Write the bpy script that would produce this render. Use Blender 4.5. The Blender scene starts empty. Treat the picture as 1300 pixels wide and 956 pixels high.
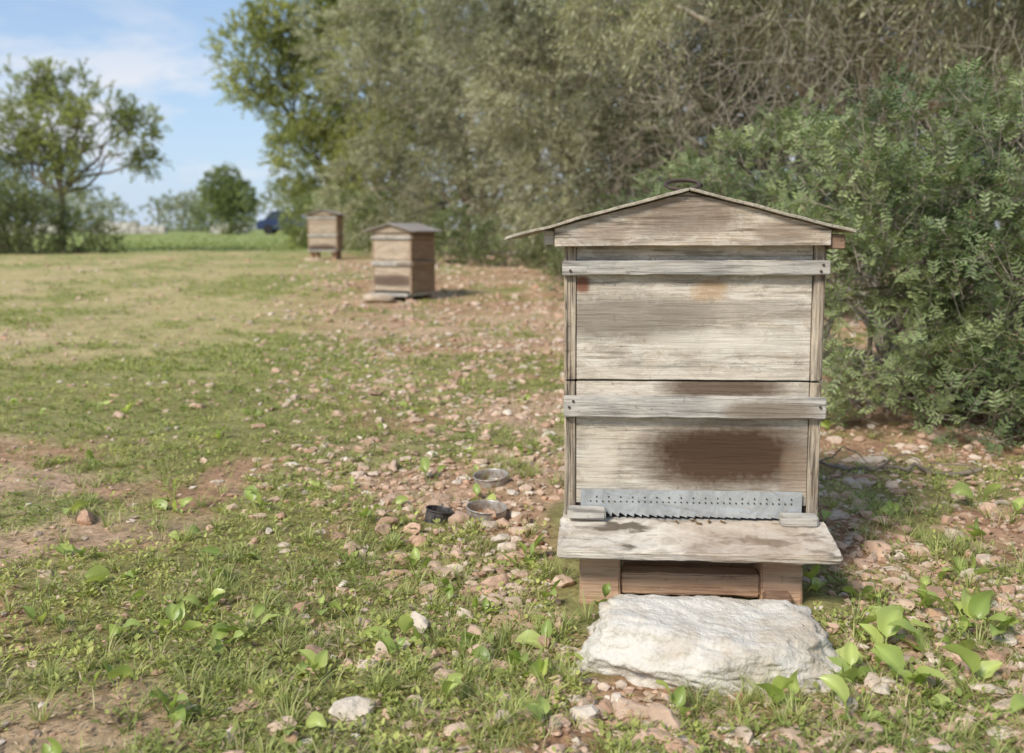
import bpy, bmesh, math, numpy as np
from mathutils import Vector, Matrix
rng = np.random.default_rng(7)
S = bpy.context.scene
S.view_settings.view_transform = 'Standard'
S.view_settings.look = 'None'
S.view_settings.exposure = 0

# ------------------------------------------------------------------ noise
def _h(ix, iy, iz, seed):
    n = (ix*73856093) ^ (iy*19349663) ^ (iz*83492791) ^ (seed*2654435761)
    n &= 0xffffffff
    n = ((n ^ (n >> 13))*1274126177) & 0xffffffff
    n ^= n >> 16
    return n/4294967295.0
def noise(p, seed=1):
    p = np.asarray(p, float)
    i = np.floor(p).astype(np.int64); f = p-i; f = f*f*(3-2*f)
    x, y, z = i[:, 0], i[:, 1], i[:, 2]; fx, fy, fz = f[:, 0], f[:, 1], f[:, 2]
    def L(a, b, t): return a+(b-a)*t
    c = lambda a, b, d: _h(x+a, y+b, z+d, seed)
    return L(L(L(c(0,0,0), c(1,0,0), fx), L(c(0,1,0), c(1,1,0), fx), fy),
             L(L(c(0,0,1), c(1,0,1), fx), L(c(0,1,1), c(1,1,1), fx), fy), fz)
def fbm(p, seed=1, o=4):
    p = np.asarray(p, float); r = np.zeros(len(p)); a = .5; t = 0
    for k in range(o):
        r += a*noise(p*(2.03**k)+k*17.3, seed+k); t += a; a *= .5
    return r/t
def f2(x, y, s, seed=1, o=4):
    return fbm(np.stack([np.asarray(x)*s, np.asarray(y)*s, np.zeros(len(x))], 1), seed, o)
def ss(a, b, x):
    t = np.clip((x-a)/(b-a), 0, 1); return t*t*(3-2*t)
def nrm(v): return v/(np.linalg.norm(v, axis=1, keepdims=True)+1e-9)
def rand_dir(n): return nrm(rng.normal(size=(n, 3)))
UP = np.array([[0, 0, 1.0]])
A_ = np.array

# ------------------------------------------------------------------ mesh builder
class MB:
    def __init__(s): s.v = []; s.c = []; s.f = []; s.n = 0
    def add(s, v, f, col, mat=0, smooth=False):
        v = np.asarray(v, float); f = np.asarray(f, np.int64)
        col = np.asarray(col, float)
        if col.ndim == 1: col = np.tile(col, (len(v), 1))
        s.v.append(v); s.c.append(col[:, :3]); s.f.append((f+s.n, mat, smooth)); s.n += len(v)
    def build(s, name, mats, parent=None):
        me = bpy.data.meshes.new(name)
        v = np.concatenate(s.v).astype(np.float32); c = np.concatenate(s.c)
        me.vertices.add(len(v)); me.vertices.foreach_set("co", v.ravel())
        li = np.concatenate([f.ravel() for f, m, q in s.f]).astype(np.int32)
        tot = np.concatenate([np.full(len(f), f.shape[1]) for f, m, q in s.f])
        mi = np.concatenate([np.full(len(f), m) for f, m, q in s.f]).astype(np.int32)
        sm = np.concatenate([np.full(len(f), q) for f, m, q in s.f])
        st = np.concatenate([[0], np.cumsum(tot)[:-1]]).astype(np.int32)
        me.loops.add(len(li)); me.loops.foreach_set("vertex_index", li)
        me.polygons.add(len(tot)); me.polygons.foreach_set("loop_start", st)
        for m in mats: me.materials.append(m)
        me.polygons.foreach_set("material_index", mi)
        me.polygons.foreach_set("use_smooth", sm.astype(bool))
        a = me.attributes.new("Col", 'FLOAT_COLOR', 'POINT')
        a.data.foreach_set("color", np.concatenate([c, np.ones((len(c), 1))], 1).astype(np.float32).ravel())
        me.update(calc_edges=True)
        ob = bpy.data.objects.new(name, me); S.collection.objects.link(ob)
        if parent: ob.parent = parent
        return ob

def leaves(mb, P, D, N, L, W, col, mat=0, hexa=False, fold=.15):
    n = len(P); D = nrm(D); Sd = nrm(np.cross(D, N)); N2 = nrm(np.cross(Sd, D))
    L = np.broadcast_to(L, n)[:, None]; W = np.broadcast_to(W, n)[:, None]
    if hexa:
        V = np.stack([P, P+D*L*.28+Sd*W*.45+N2*W*fold, P+D*L*.68+Sd*W*.42+N2*W*fold, P+D*L,
                      P+D*L*.68-Sd*W*.42+N2*W*fold, P+D*L*.28-Sd*W*.45+N2*W*fold], 1); k = 6
    else:
        V = np.stack([P, P+D*L*.45+Sd*W*.5+N2*W*fold, P+D*L, P+D*L*.45-Sd*W*.5+N2*W*fold], 1); k = 4
    mb.add(V.reshape(-1, 3), np.arange(n*k).reshape(n, k), np.repeat(col, k, 0), mat)

def segs(mb, A, B, ra, rb, col, mat=1):
    n = len(A); D = nrm(B-A); s = nrm(np.cross(D, rand_dir(n))); t = np.cross(D, s)
    ra = np.broadcast_to(ra, n)[:, None]; rb = np.broadcast_to(rb, n)[:, None]
    rows = []
    for C, r in ((A, ra), (B, rb)):
        for k in range(3):
            a = k*2.0944
            rows.append(C+(s*math.cos(a)+t*math.sin(a))*r)
    V = np.stack(rows, 1).reshape(-1, 3)
    q = A_([[0, 1, 4, 3], [1, 2, 5, 4], [2, 0, 3, 5]])
    F = (np.arange(n)[:, None, None]*6+q[None]).reshape(-1, 4)
    if np.ndim(col) == 2: col = np.repeat(col, 6, 0)
    mb.add(V, F, col, mat, True)

def tube(mb, pts, rad, col, mat=1, sides=8, rough=.12):
    pts = np.asarray(pts, float); n = len(pts); rad = np.broadcast_to(rad, n)
    T = np.gradient(pts, axis=0); T = nrm(T)
    ref = A_([0.3, .9, .1]) if abs(T[0][2]) > .7 else A_([0, 0, 1.])
    s = nrm(np.cross(T, ref)); t = np.cross(T, s)
    an = np.arange(sides)/sides*2*math.pi
    V = pts[:, None]+(s[:, None]*np.cos(an)[None, :, None]+t[:, None]*np.sin(an)[None, :, None])*(rad[:, None]*(1+rng.uniform(-rough, rough, (n, sides))))[..., None]
    i = np.arange(n-1)[:, None]*sides; j = np.arange(sides)[None]; k = (j+1) % sides
    F = np.stack([i+j, i+k, i+sides+k, i+sides+j], -1).reshape(-1, 4)
    mb.add(V.reshape(-1, 3), F, col, mat, True)

def limb(mb, a, b, r0, r1, wob=.08, n=9, col=(1, 1, 1), mat=1):
    a = A_(a, float); b = A_(b, float); L = np.linalg.norm(b-a)
    t = np.linspace(0, 1, n)[:, None]
    p = a+(b-a)*t; p[:, 2] += np.sin(t[:, 0]*math.pi)*L*.08
    w = rng.normal(size=(n, 3))*L*wob*.4; w = (w+np.roll(w, 1, 0))*np.sin(t*math.pi)
    tube(mb, p+w, r0+(r1-r0)*t[:, 0]**.8, col, mat)
    return p+w

# ------------------------------------------------------------------ materials
def newmat(name):
    m = bpy.data.materials.new(name); m.use_nodes = True
    nt = m.node_tree; nt.nodes.clear()
    return m, nt, nt.nodes, nt.links
def mixc(nt, fac, a, b, mode='MIX'):
    n = nt.nodes.new('ShaderNodeMix'); n.data_type = 'RGBA'; n.blend_type = mode
    for sock, val in ((n.inputs[0], fac), (n.inputs[6], a), (n.inputs[7], b)):
        if isinstance(val, bpy.types.NodeSocket): nt.links.new(val, sock)
        elif isinstance(val, (int, float)): sock.default_value = val
        else: sock.default_value = (*val[:3], 1)
    return n.outputs[2]
def mrange(nt, v, a, b, c=0., d=1.):
    n = nt.nodes.new('ShaderNodeMapRange')
    nt.links.new(v, n.inputs[0]); n.inputs[1].default_value = a; n.inputs[2].default_value = b
    n.inputs[3].default_value = c; n.inputs[4].default_value = d
    return n.outputs[0]
def noisen(nt, vec, scale, detail=5, rough=.55, dist=0.):
    n = nt.nodes.new('ShaderNodeTexNoise'); nt.links.new(vec, n.inputs['Vector'])
    n.inputs['Scale'].default_value = scale; n.inputs['Detail'].default_value = detail
    n.inputs['Roughness'].default_value = rough; n.inputs['Distortion'].default_value = dist
    return n.outputs[0]
def mapped(nt, vec, scale, loc=(0, 0, 0)):
    n = nt.nodes.new('ShaderNodeMapping'); nt.links.new(vec, n.inputs[0])
    n.inputs['Scale'].default_value = scale; n.inputs['Location'].default_value = loc
    return n.outputs[0]
def objc(nt): return nt.nodes.new('ShaderNodeTexCoord').outputs['Object']
def attr(nt):
    a = nt.nodes.new('ShaderNodeAttribute'); a.attribute_name = 'Col'; return a.outputs['Color']
def finish(nt, col, rough=.8, bump=None, bs=.3, bd=.002, spec=.3, metal=0.):
    p = nt.nodes.new('ShaderNodeBsdfPrincipled'); o = nt.nodes.new('ShaderNodeOutputMaterial')
    if isinstance(col, bpy.types.NodeSocket): nt.links.new(col, p.inputs['Base Color'])
    else: p.inputs['Base Color'].default_value = (*col, 1)
    if isinstance(rough, bpy.types.NodeSocket): nt.links.new(rough, p.inputs['Roughness'])
    else: p.inputs['Roughness'].default_value = rough
    p.inputs['Specular IOR Level'].default_value = spec; p.inputs['Metallic'].default_value = metal
    if bump is not None:
        b = nt.nodes.new('ShaderNodeBump'); b.inputs['Strength'].default_value = bs; b.inputs['Distance'].default_value = bd
        nt.links.new(bump, b.inputs['Height']); nt.links.new(b.outputs[0], p.inputs['Normal'])
    nt.links.new(p.outputs[0], o.inputs[0]); return p, o

def leafmat(name, trans=.3, rough=.5, spec=.3):
    m, nt, N, L = newmat(name)
    nz = noisen(nt, objc(nt), 9, 0)
    c = mixc(nt, 1.0, attr(nt), mixc(nt, nz, (.8, .8, .8), (1.2, 1.2, 1.15)), 'MULTIPLY')
    p, o = finish(nt, c, rough, spec=spec)
    t = nt.nodes.new('ShaderNodeBsdfTranslucent'); L.new(mixc(nt, 1.0, c, (1.3, 1.35, .7), 'MULTIPLY'), t.inputs[0])
    mx = nt.nodes.new('ShaderNodeMixShader'); mx.inputs[0].default_value = trans
    L.new(p.outputs[0], mx.inputs[1]); L.new(t.outputs[0], mx.inputs[2]); L.new(mx.outputs[0], o.inputs[0])
    return m
def barkmat(name, c1, c2):
    m, nt, N, L = newmat(name)
    n1 = noisen(nt, mapped(nt, objc(nt), (30, 30, 8)), 1.5, 3)
    finish(nt, mixc(nt, mrange(nt, n1, .3, .7), c1, c2), .9, n1, .6, .01); return m
M_olive = leafmat('olive_leaf', .25); M_pine = leafmat('broadleaf_foliage', .36)
M_lent = leafmat('mastic_leaf', .25, .45, .35); M_weed = leafmat('weed_leaf', .3, .55)
M_bark = barkmat('bark', (.12, .09, .065), (.30, .25, .19))
M_twig = barkmat('twig_bark', (.24, .20, .15), (.50, .43, .34))

m, nt, N, L = newmat('stone')
O = objc(nt); n1 = noisen(nt, O, 60, 4); n2 = noisen(nt, O, 9, 2)
c = mixc(nt, 1.0, attr(nt), mixc(nt, n1, (.6, .58, .55), (1.3, 1.28, 1.25)), 'MULTIPLY')
c = mixc(nt, mrange(nt, n2, .45, .7, 0, .5), c, (.42, .27, .17))
finish(nt, c, .9, n1, .7, .008); M_stone = m

m, nt, N, L = newmat('limestone')
O = objc(nt); n1 = noisen(nt, O, 38, 6, .7); n2 = noisen(nt, O, 10, 5, .65, .6); n3 = noisen(nt, O, 120, 3, .6)
c = mixc(nt, mrange(nt, n2, .44, .64), (.66, .61, .52), (.53, .445, .335))
c = mixc(nt, mrange(nt, n1, .53, .68, 0, .6), c, (.37, .30, .22))
c = mixc(nt, mrange(nt, n3, .58, .72, 0, .4), c, (.74, .70, .62))
finish(nt, c, .92, mixc(nt, .35, n1, n3), .9, .012); M_lime = m

m, nt, N, L = newmat('ground_soil')
O = objc(nt); n1 = noisen(nt, O, 45, 6, .72); n2 = noisen(nt, O, 7, 4, .65); n3 = noisen(nt, O, 1.3, 3, .6)
c = mixc(nt, 1.0, attr(nt), mixc(nt, mrange(nt, n1, .3, .7), (.55, .52, .48), (1.4, 1.38, 1.35)), 'MULTIPLY')
c = mixc(nt, 1.0, c, mixc(nt, mrange(nt, n2, .3, .7), (.75, .74, .7), (1.22, 1.2, 1.18)), 'MULTIPLY')
c = mixc(nt, 1.0, c, mixc(nt, mrange(nt, n3, .3, .7), (.87, .92, .8), (1.1, 1.07, 1.1)), 'MULTIPLY')
finish(nt, c, .95, mixc(nt, .4, n1, n2), .9, .02, .1); M_ground = m

def woodmat(name, light, dark, grey, axis='x', stains=(), fine=1.0, greyamt=.6, seed=0., knots=False, peel=0.):
    m, nt, N, L = newmat(name); O = objc(nt)
    sc = {'x': (2.2, 6, 26), 'z': (26, 6, 2.2), 'y': (26, 2.2, 26)}[axis]
    sf = {'x': (9, 20, 190), 'z': (190, 20, 9), 'y': (190, 9, 190)}[axis]
    off = (seed, seed*1.7, seed*.6)
    g = noisen(nt, mapped(nt, O, sc, off), 1.6, 6, .7, 1.6 if knots else .8)
    fi = noisen(nt, mapped(nt, O, sf, off), 1.0, 3, .6, .3)
    pt = noisen(nt, mapped(nt, O, (1, 1, 2.2), off), 7, 6, .7, .5)
    sp = noisen(nt, mapped(nt, O, (1, 1, 1), off), 85, 3, .6)
    c = mixc(nt, mrange(nt, g, .40, .62), light, dark)
    c = mixc(nt, mrange(nt, pt, .46, .60, 0, greyamt), c, grey)
    c = mixc(nt, mrange(nt, pt, .45, .34, 0, .5), c, tuple(min(1, x*1.2) for x in light))
    if peel:
        pe = noisen(nt, mapped(nt, O, (1, 1, 2.6), (seed+3, 1, 2)), 15, 7, .78, .9)
        c = mixc(nt, mrange(nt, pe, .525, .54, 0, peel), c, (.70, .65, .55))
        c = mixc(nt, mrange(nt, pe, .45, .425, 0, peel), c, (.33, .285, .23))
    c = mixc(nt, mrange(nt, fi, .54, .66, 0, .65*fine), c, tuple(x*.38 for x in dark))
    c = mixc(nt, mrange(nt, fi, .46, .32, 0, .4*fine), c, tuple(min(1, x*1.3) for x in light))
    c = mixc(nt, mrange(nt, sp, .63, .73, 0, .6), c, tuple(x*.4 for x in dark))
    for (cx, cz, rx, rz, col, st, k) in stains:
        v = nt.nodes.new('ShaderNodeVectorMath'); v.operation = 'SUBTRACT'; L.new(O, v.inputs[0]); v.inputs[1].default_value = (cx, 0, cz)
        w = nt.nodes.new('ShaderNodeVectorMath'); w.operation = 'MULTIPLY'; L.new(v.outputs[0], w.inputs[0]); w.inputs[1].default_value = (1/rx, 0, 1/rz)
        s4 = nt.nodes.new('ShaderNodeSeparateXYZ'); L.new(w.outputs[0], s4.inputs[0])
        def pw(sock):
            q = nt.nodes.new('ShaderNodeMath'); q.operation = 'ABSOLUTE'; L.new(sock, q.inputs[0])
            r = nt.nodes.new('ShaderNodeMath'); r.operation = 'POWER'; L.new(q.outputs[0], r.inputs[0]); r.inputs[1].default_value = 3; return r.outputs[0]
        ad = nt.nodes.new('ShaderNodeMath'); ad.operation = 'ADD'; L.new(pw(s4.outputs[0]), ad.inputs[0]); L.new(pw(s4.outputs[2]), ad.inputs[1])
        a2 = nt.nodes.new('ShaderNodeMath'); a2.operation = 'MULTIPLY_ADD'; L.new(pt, a2.inputs[0]); a2.inputs[1].default_value = k*2; L.new(ad.outputs[0], a2.inputs[2])
        a3 = nt.nodes.new('ShaderNodeMath'); a3.operation = 'MULTIPLY_ADD'; L.new(sp, a3.inputs[0]); a3.inputs[1].default_value = k*1.6; L.new(a2.outputs[0], a3.inputs[2])
        f = mrange(nt, a3.outputs[0], .2+k*1.8, 1.5+k*1.8, st, 0)
        c = mixc(nt, f, c, col)
    finish(nt, c, .85, mixc(nt, .6, g, fi), .8, .004, .2); return m

# ------------------------------------------------------------------ ground
HX, HY = .355, 1.93
def base_z(y): return .2*ss(9, 17, y)+.15*ss(17, 60, y)
def stone_mask(x, y):
    xs = -.22-(y-2.5)*.14; w = .38+.11*y
    return ss(0, 1, (x-(xs-w))/(w*1.1))
def green_mask(x, y):
    g = .58*f2(x, y, 1.0, 11, 4)+.42*f2(x, y*.8, 5, 21, 3)
    b = .085*ss(.1, -.9, x)*ss(7, 4, y)-.075*stone_mask(x, y)*ss(1.6, 3, y)+.024-.02*ss(6, 10, y)*ss(26, 18, y)-.04*(x > .6)
    return ss(.46, .55, g+b+ss(20, 25, y)*.3)
def gz(x, y):
    x = np.asarray(x, float); y = np.asarray(y, float)
    near = ss(60, 12, y)
    z = base_z(y)+near*(.045*(f2(x, y, .6, 3, 3)-.5)*ss(1.5, 4, np.hypot(x-.3, y-2))+.022*(f2(x, y, 5, 5, 3)-.5))
    soil = ss(30, 8, y)*(.5+.5*stone_mask(x, y))
    z += soil*.026*np.clip(f2(x, y, 22, 8, 3)-.42, 0, 1)
    return z
def ground():
    an = np.concatenate([np.radians(np.arange(30, 150, .3)), np.radians(np.arange(150, 390, 4))])
    r = np.concatenate([np.linspace(.05, 1., 15)[:-1], 1.0*1.008**np.arange(0, 312), 12*1.03**np.arange(0, 188)])
    R, A = np.meshgrid(r, an, indexing='ij'); x = (R*np.cos(A)).ravel(); y = (R*np.sin(A)).ravel()
    z = gz(x, y)
    g = green_mask(x, y); st = stone_mask(x, y)
    soil = A_([.40, .245, .16]); soil2 = A_([.50, .36, .25]); straw = A_([.45, .40, .20]); green = A_([.24, .26, .09])
    t = f2(x, y, 2.2, 31, 4)[:, None]
    c = soil+(soil2-soil)*ss(.35, .65, t)
    dry = (ss(2.5, 6, y)*(1-st*.85))[:, None]*.88
    c = c*(1-dry)+straw*dry
    g3 = g[:, None]*np.where(y > 22, .9, .72)[:, None]
    gcol = green+(A_([.27, .33, .12])-green)*ss(8, 22, y)[:, None]
    c = c*(1-g3)+gcol*g3
    b = np.exp(-((x+2.1+y*.16)/.35)**2)+np.exp(-((x+3.7+y*.16)/.35)**2)
    b = (b*ss(3, 6, y)*ss(30, 20, y)*.4)[:, None]
    c = c*(1-b)+A_([.54, .43, .28])*b
    nr, na = R.shape; i = np.arange(nr-1)[:, None]*na; j = np.arange(na)[None]; k = (j+1) % na
    F = np.stack([i+j, i+na+j, i+na+k, i+k], -1).reshape(-1, 4)
    mb = MB(); mb.add(np.stack([x, y, z], 1), F, c, 0, True)
    mb.add(A_([[0, 0, z[0]-.001]])+np.stack([.05*np.cos(an), .05*np.sin(an), 0*an], 1), np.arange(len(an))[None], c[0])
    mb.build('ground', [M_ground])
ground()

# ------------------------------------------------------------------ trees
def clump_points(clumps, n, r_lo=.5, camside=-.2, seed=0, gap=.42, gaps=1.2):
    cl = A_(clumps, float)
    area = cl[:, 3]**2; k = rng.choice(len(cl), n, p=area/area.sum())
    d = rand_dir(n); C = cl[k, :3]
    lump = .72+.56*noise(d*2.2+k[:, None]*9.7, 40+seed)
    rad = (r_lo+(1-r_lo)*rng.random(n)**.6)*lump
    P = C+d*rad[:, None]*cl[k, 3][:, None]
    toc = nrm(-C+A_([[0, 0, 1.]])); keep = (d*toc).sum(1) > camside
    keep &= fbm(P*gaps, 60+seed, 3) > gap
    keep &= P[:, 2] > gz(P[:, 0], P[:, 1])+.03
    keep &= np.abs(P[:, 0]) < P[:, 1]*.62+.8
    return P[keep], d[keep], rad[keep]
def shoots(mb, P, d, length, nl, LL, LW, c1, c2, droop=.3, up=.5, seed=0, hexa=False, tr=.0025):
    n = len(P); D = nrm(d*.7+UP*up+rand_dir(n)*.75); ln = length*rng.uniform(.6, 1.3, n)
    tone = (fbm(P*1.3, 70+seed, 3)-.5)*2.1+rng.normal(0, .16, n)
    m = np.clip(.5+tone, 0, 1)[:, None]; base = A_(c1)+(A_(c2)-A_(c1))*m
    s = nrm(np.cross(D, rand_dir(n))); t = np.cross(D, s)
    for i in range(nl):
        u = (i+.6)/nl; pos = P+D*(ln*u)[:, None]-UP*(ln*droop*u*u)[:, None]
        a = i*2.4+rng.uniform(-.4, .4, n)
        side = s*np.cos(a)[:, None]+t*np.sin(a)[:, None]
        ld = nrm(D*.75-UP*droop*u*.8+side*.8)
        col = base*rng.uniform(.75, 1.3, n)[:, None]
        leaves(mb, pos, ld, nrm(side+UP*.8+rand_dir(n)*.6), LL*rng.uniform(.7, 1.2, n), LW*rng.uniform(.8, 1.2, n), col, 0, hexa)
    M_ = P+D*(ln*.5)[:, None]-UP*(ln*droop*.25)[:, None]; E = P+D*ln[:, None]-UP*(ln*droop)[:, None]
    one = np.ones(3)
    segs(mb, P-D*(ln*.3)[:, None], M_, tr*1.2, tr, one); segs(mb, M_, E, tr, tr*.5, one)
def tree(name, clumps, trunk, n, length, nl, LL, LW, c1, c2, mat, r0=.16, droop=.3, up=.5, seed=0, gap=.42, gaps=1.2, r_lo=.5, bare=0, tr=.0025, lat=6, camside=-.2, bclumps=None):
    mb = MB()
    P, d, r = clump_points(clumps, n, r_lo, camside, seed, gap, gaps)
    shoots(mb, P, d, length, nl, LL, LW, c1, c2, droop, up, seed, tr=tr)
    tx, ty = trunk; tz = float(gz([tx], [ty])[0])
    zs = [c[2] for c in clumps]; fork = A_([tx+rng.normal()*.1, ty, tz+max(.5, (min(zs)-tz)*.7)])
    limb(mb, (tx, ty, tz-.1), fork, r0, r0*.75, .05)
    for c in clumps:
        c3 = A_(c[:3]); p = limb(mb, fork, c3, r0*.5, r0*.18, .12)
        for q in range(lat):
            dd = rand_dir(1)[0]; dd[1] -= .3; dd[2] += .3
            limb(mb, p[rng.integers(4, 9)], c3+dd*c[3]*.85, r0*.15, r0*.03, .15, 7)
    if bare:
        P2, d2, _ = clump_points(bclumps or clumps, bare, .6, camside, seed+5, .3, gaps)
        m = len(P2); D = nrm(d2*.4+rand_dir(m)+UP*.05); A = P2
        for q in range(4):
            B = A+D*(length*.5); segs(mb, A, B, tr*(1.5-q*.3), tr*(1.2-q*.3), np.ones(3))
            A = B; D = nrm(D+rand_dir(m)*.45-UP*.08)
    return mb.build(name, [mat, M_twig if bare else M_bark])

cl = []
for x, y, z, r in [(-3, 33, 3, 3.2), (-1, 32, 7, 3.6), (2, 28, 2.5, 3), (3, 28, 6, 3.4), (6, 24, 2.2, 3), (6, 24, 5.5, 3.2), (9.5, 20, 2, 3), (9.5, 20, 5, 3), (-4.5, 33, 2, 2), (-4.6, 33, 5, 2.6), (-4, 33, 8.5, 2.6),
                   (12, 17, 2, 3), (6.5, 15, 1.3, 2.0), (6.8, 15, 3.6, 2.2), (4.4, 15, 1.2, 1.6), (4.2, 15.5, 3.6, 1.9), (9, 13, 2.5, 2.2), (2.6, 19, 1.5, 2), (2.6, 19, 4.5, 2), (1.2, 22, 5.5, 2), (-1, 22, 2.5, 1.6)]:
    cl.append((x, y, z, r))
mb = MB(); P, d, r = clump_points(cl, 12000, .5, .0, 3, .2, .6)
shoots(mb, P, d, .5, 8, .22, .085, (.055, .065, .035), (.15, .165, .09), .2, .4, 3, tr=.005)
for c in cl: limb(mb, (c[0], c[1]+.3, 0), (c[0], c[1], c[2]), .15, .05)
mb.build('woodland_background', [M_olive, M_bark])

O1, O2 = (.20, .21, .13), (.56, .55, .38)
tree('oak_tree', [(-6.9, 28, 5.2, 1.25), (-5.6, 28, 6.7, 1.5), (-4.2, 28.5, 8.3, 2.1), (-5.6, 28, 3.9, 1.15), (-5.4, 28, 2.4, 1.3), (-5.2, 27.5, 1.2, 1.1), (-3.6, 28, 5, 2.1), (-3.2, 28, 2.5, 1.9), (-6.3, 28, 6.0, .9), (-6.0, 27.8, 3.0, .6), (-7.3, 28, 4.6, .6)],
     (-4.2, 28.5), 11000, .34, 10, .12, .048, (.22, .25, .085), (.56, .56, .23), M_pine, .16, .15, .5, 1, .35, 1.0, tr=.004)
tree('olive_tree', [(-2.8, 20, 1.5, 1.15), (-2.3, 20, 3.2, 1.45), (-1.7, 20.5, 5.1, 1.7), (-.6, 19, 1.3, 1.4), (-.6, 19, 3.3, 1.6), (.2, 19, 5.1, 1.7), (1.0, 18, 1.5, 1.4), (1.2, 18, 3.3, 1.6), (-3.0, 20.5, 4.2, 1.2)],
     (-.6, 20), 13000, .36, 11, .10, .025, O1, O2, M_olive, .14, .5, .5, 2, .40, 1.1, bare=300, tr=.003)
tree('olive_tree', [(.35, 12, 2.5, .95), (.6, 12, 1.45, .75), (1.5, 11, .95, .85), (1.6, 11, 2.3, 1.1), (2.6, 10, 3.0, 1.0), (.9, 12, 3.5, 1.15), (-.1, 12.3, 3.2, .8), (3.8, 9.5, 3.0, 1.0)],
     (1.6, 11.6), 13500, .27, 12, .07, .017, O1, O2, M_olive, .12, .55, .45, 3, .425, 1.9, bare=900, tr=.002)
tree('olive_tree', [(1.25, 6.9, 2.35, .5), (1.9, 6.6, 2.3, .55), (2.6, 6.3, 2.25, .55), (3.4, 6.0, 2.1, .6), (4.1, 6, 1.9, .6), (2.2, 7.2, 2.8, .8), (3.3, 7.0, 2.8, .8), (.7, 7.4, 2.4, .4)],
     (2.7, 7.6), 10500, .2, 12, .055, .0135, O1, (.52, .52, .32), M_olive, .08, .7, .2, 4, .42, 2.6, bare=2000, tr=.0017,
     bclumps=[(1.5, 6.8, 1.7, .6), (2.3, 6.5, 1.6, .7), (3.1, 6.2, 1.5, .7), (2.0, 6.5, 2.0, .7), (1.2, 6.9, 1.3, .4)])

def shrub(name, clumps, n, length, nl, LL, LW, c1, c2, seed, mat=None, gap=.34, gaps=3, up=.6, r_lo=.5):
    mb = MB(); P, d, r = clump_points(clumps, n, r_lo, -.2, seed, gap, gaps)
    shoots(mb, P, d, length, nl, LL, LW, c1, c2, .2, up, seed)
    for c in clumps:
        g = float(gz([c[0]], [c[1]])[0])
        for q in range(6):
            e = A_(c[:3])+rand_dir(1)[0]*c[3]*.8
            limb(mb, (c[0]+rng.normal()*.05, c[1]+.05, g-.03), e, .018, .004, .15, 7)
    return mb.build(name, [mat or M_lent, M_bark])
shrub('mastic_shrub', [(-.1, 15, .45, .55), (.6, 14.6, .5, .55), (-.9, 15.6, .5, .5), (.9, 13.2, .6, .6)], 3000, .14, 9, .05, .02, (.09, .12, .045), (.23, .27, .11), 11)
shrub('mastic_shrub', [(1.2, 9.5, .45, .6), (1.9, 9.2, .5, .6), (2.7, 8.8, .6, .7), (.75, 10, .3, .4)], 3600, .12, 9, .042, .015, (.09, .12, .045), (.24, .28, .12), 12)
shrub('shade_coloured_thicket', [(1.7, 9.4, 1.6, .8), (2.6, 9.0, 1.5, .9), (3.6, 8.6, 1.5, .9), (4.6, 8.4, 1.4, .9), (2.4, 9.4, 2.3, .7), (3.6, 9.0, 2.3, .7), (1.2, 9.9, 1.1, .5), (4.9, 8.6, 2.3, .8)], 6500, .2, 8, .06, .022, (.03, .035, .018), (.09, .095, .05), 15, M_olive, .3, 2)  # leaf colours darkened to stand in for shade under the overhanging canopy
shrub('mastic_shrub', [(-3.9, 24, .9, .8), (-5.0, 25, .8, .7), (-2.9, 22.5, .8, .8)], 2600, .2, 9, .08, .03, (.15, .18, .07), (.37, .42, .16), 13)

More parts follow.
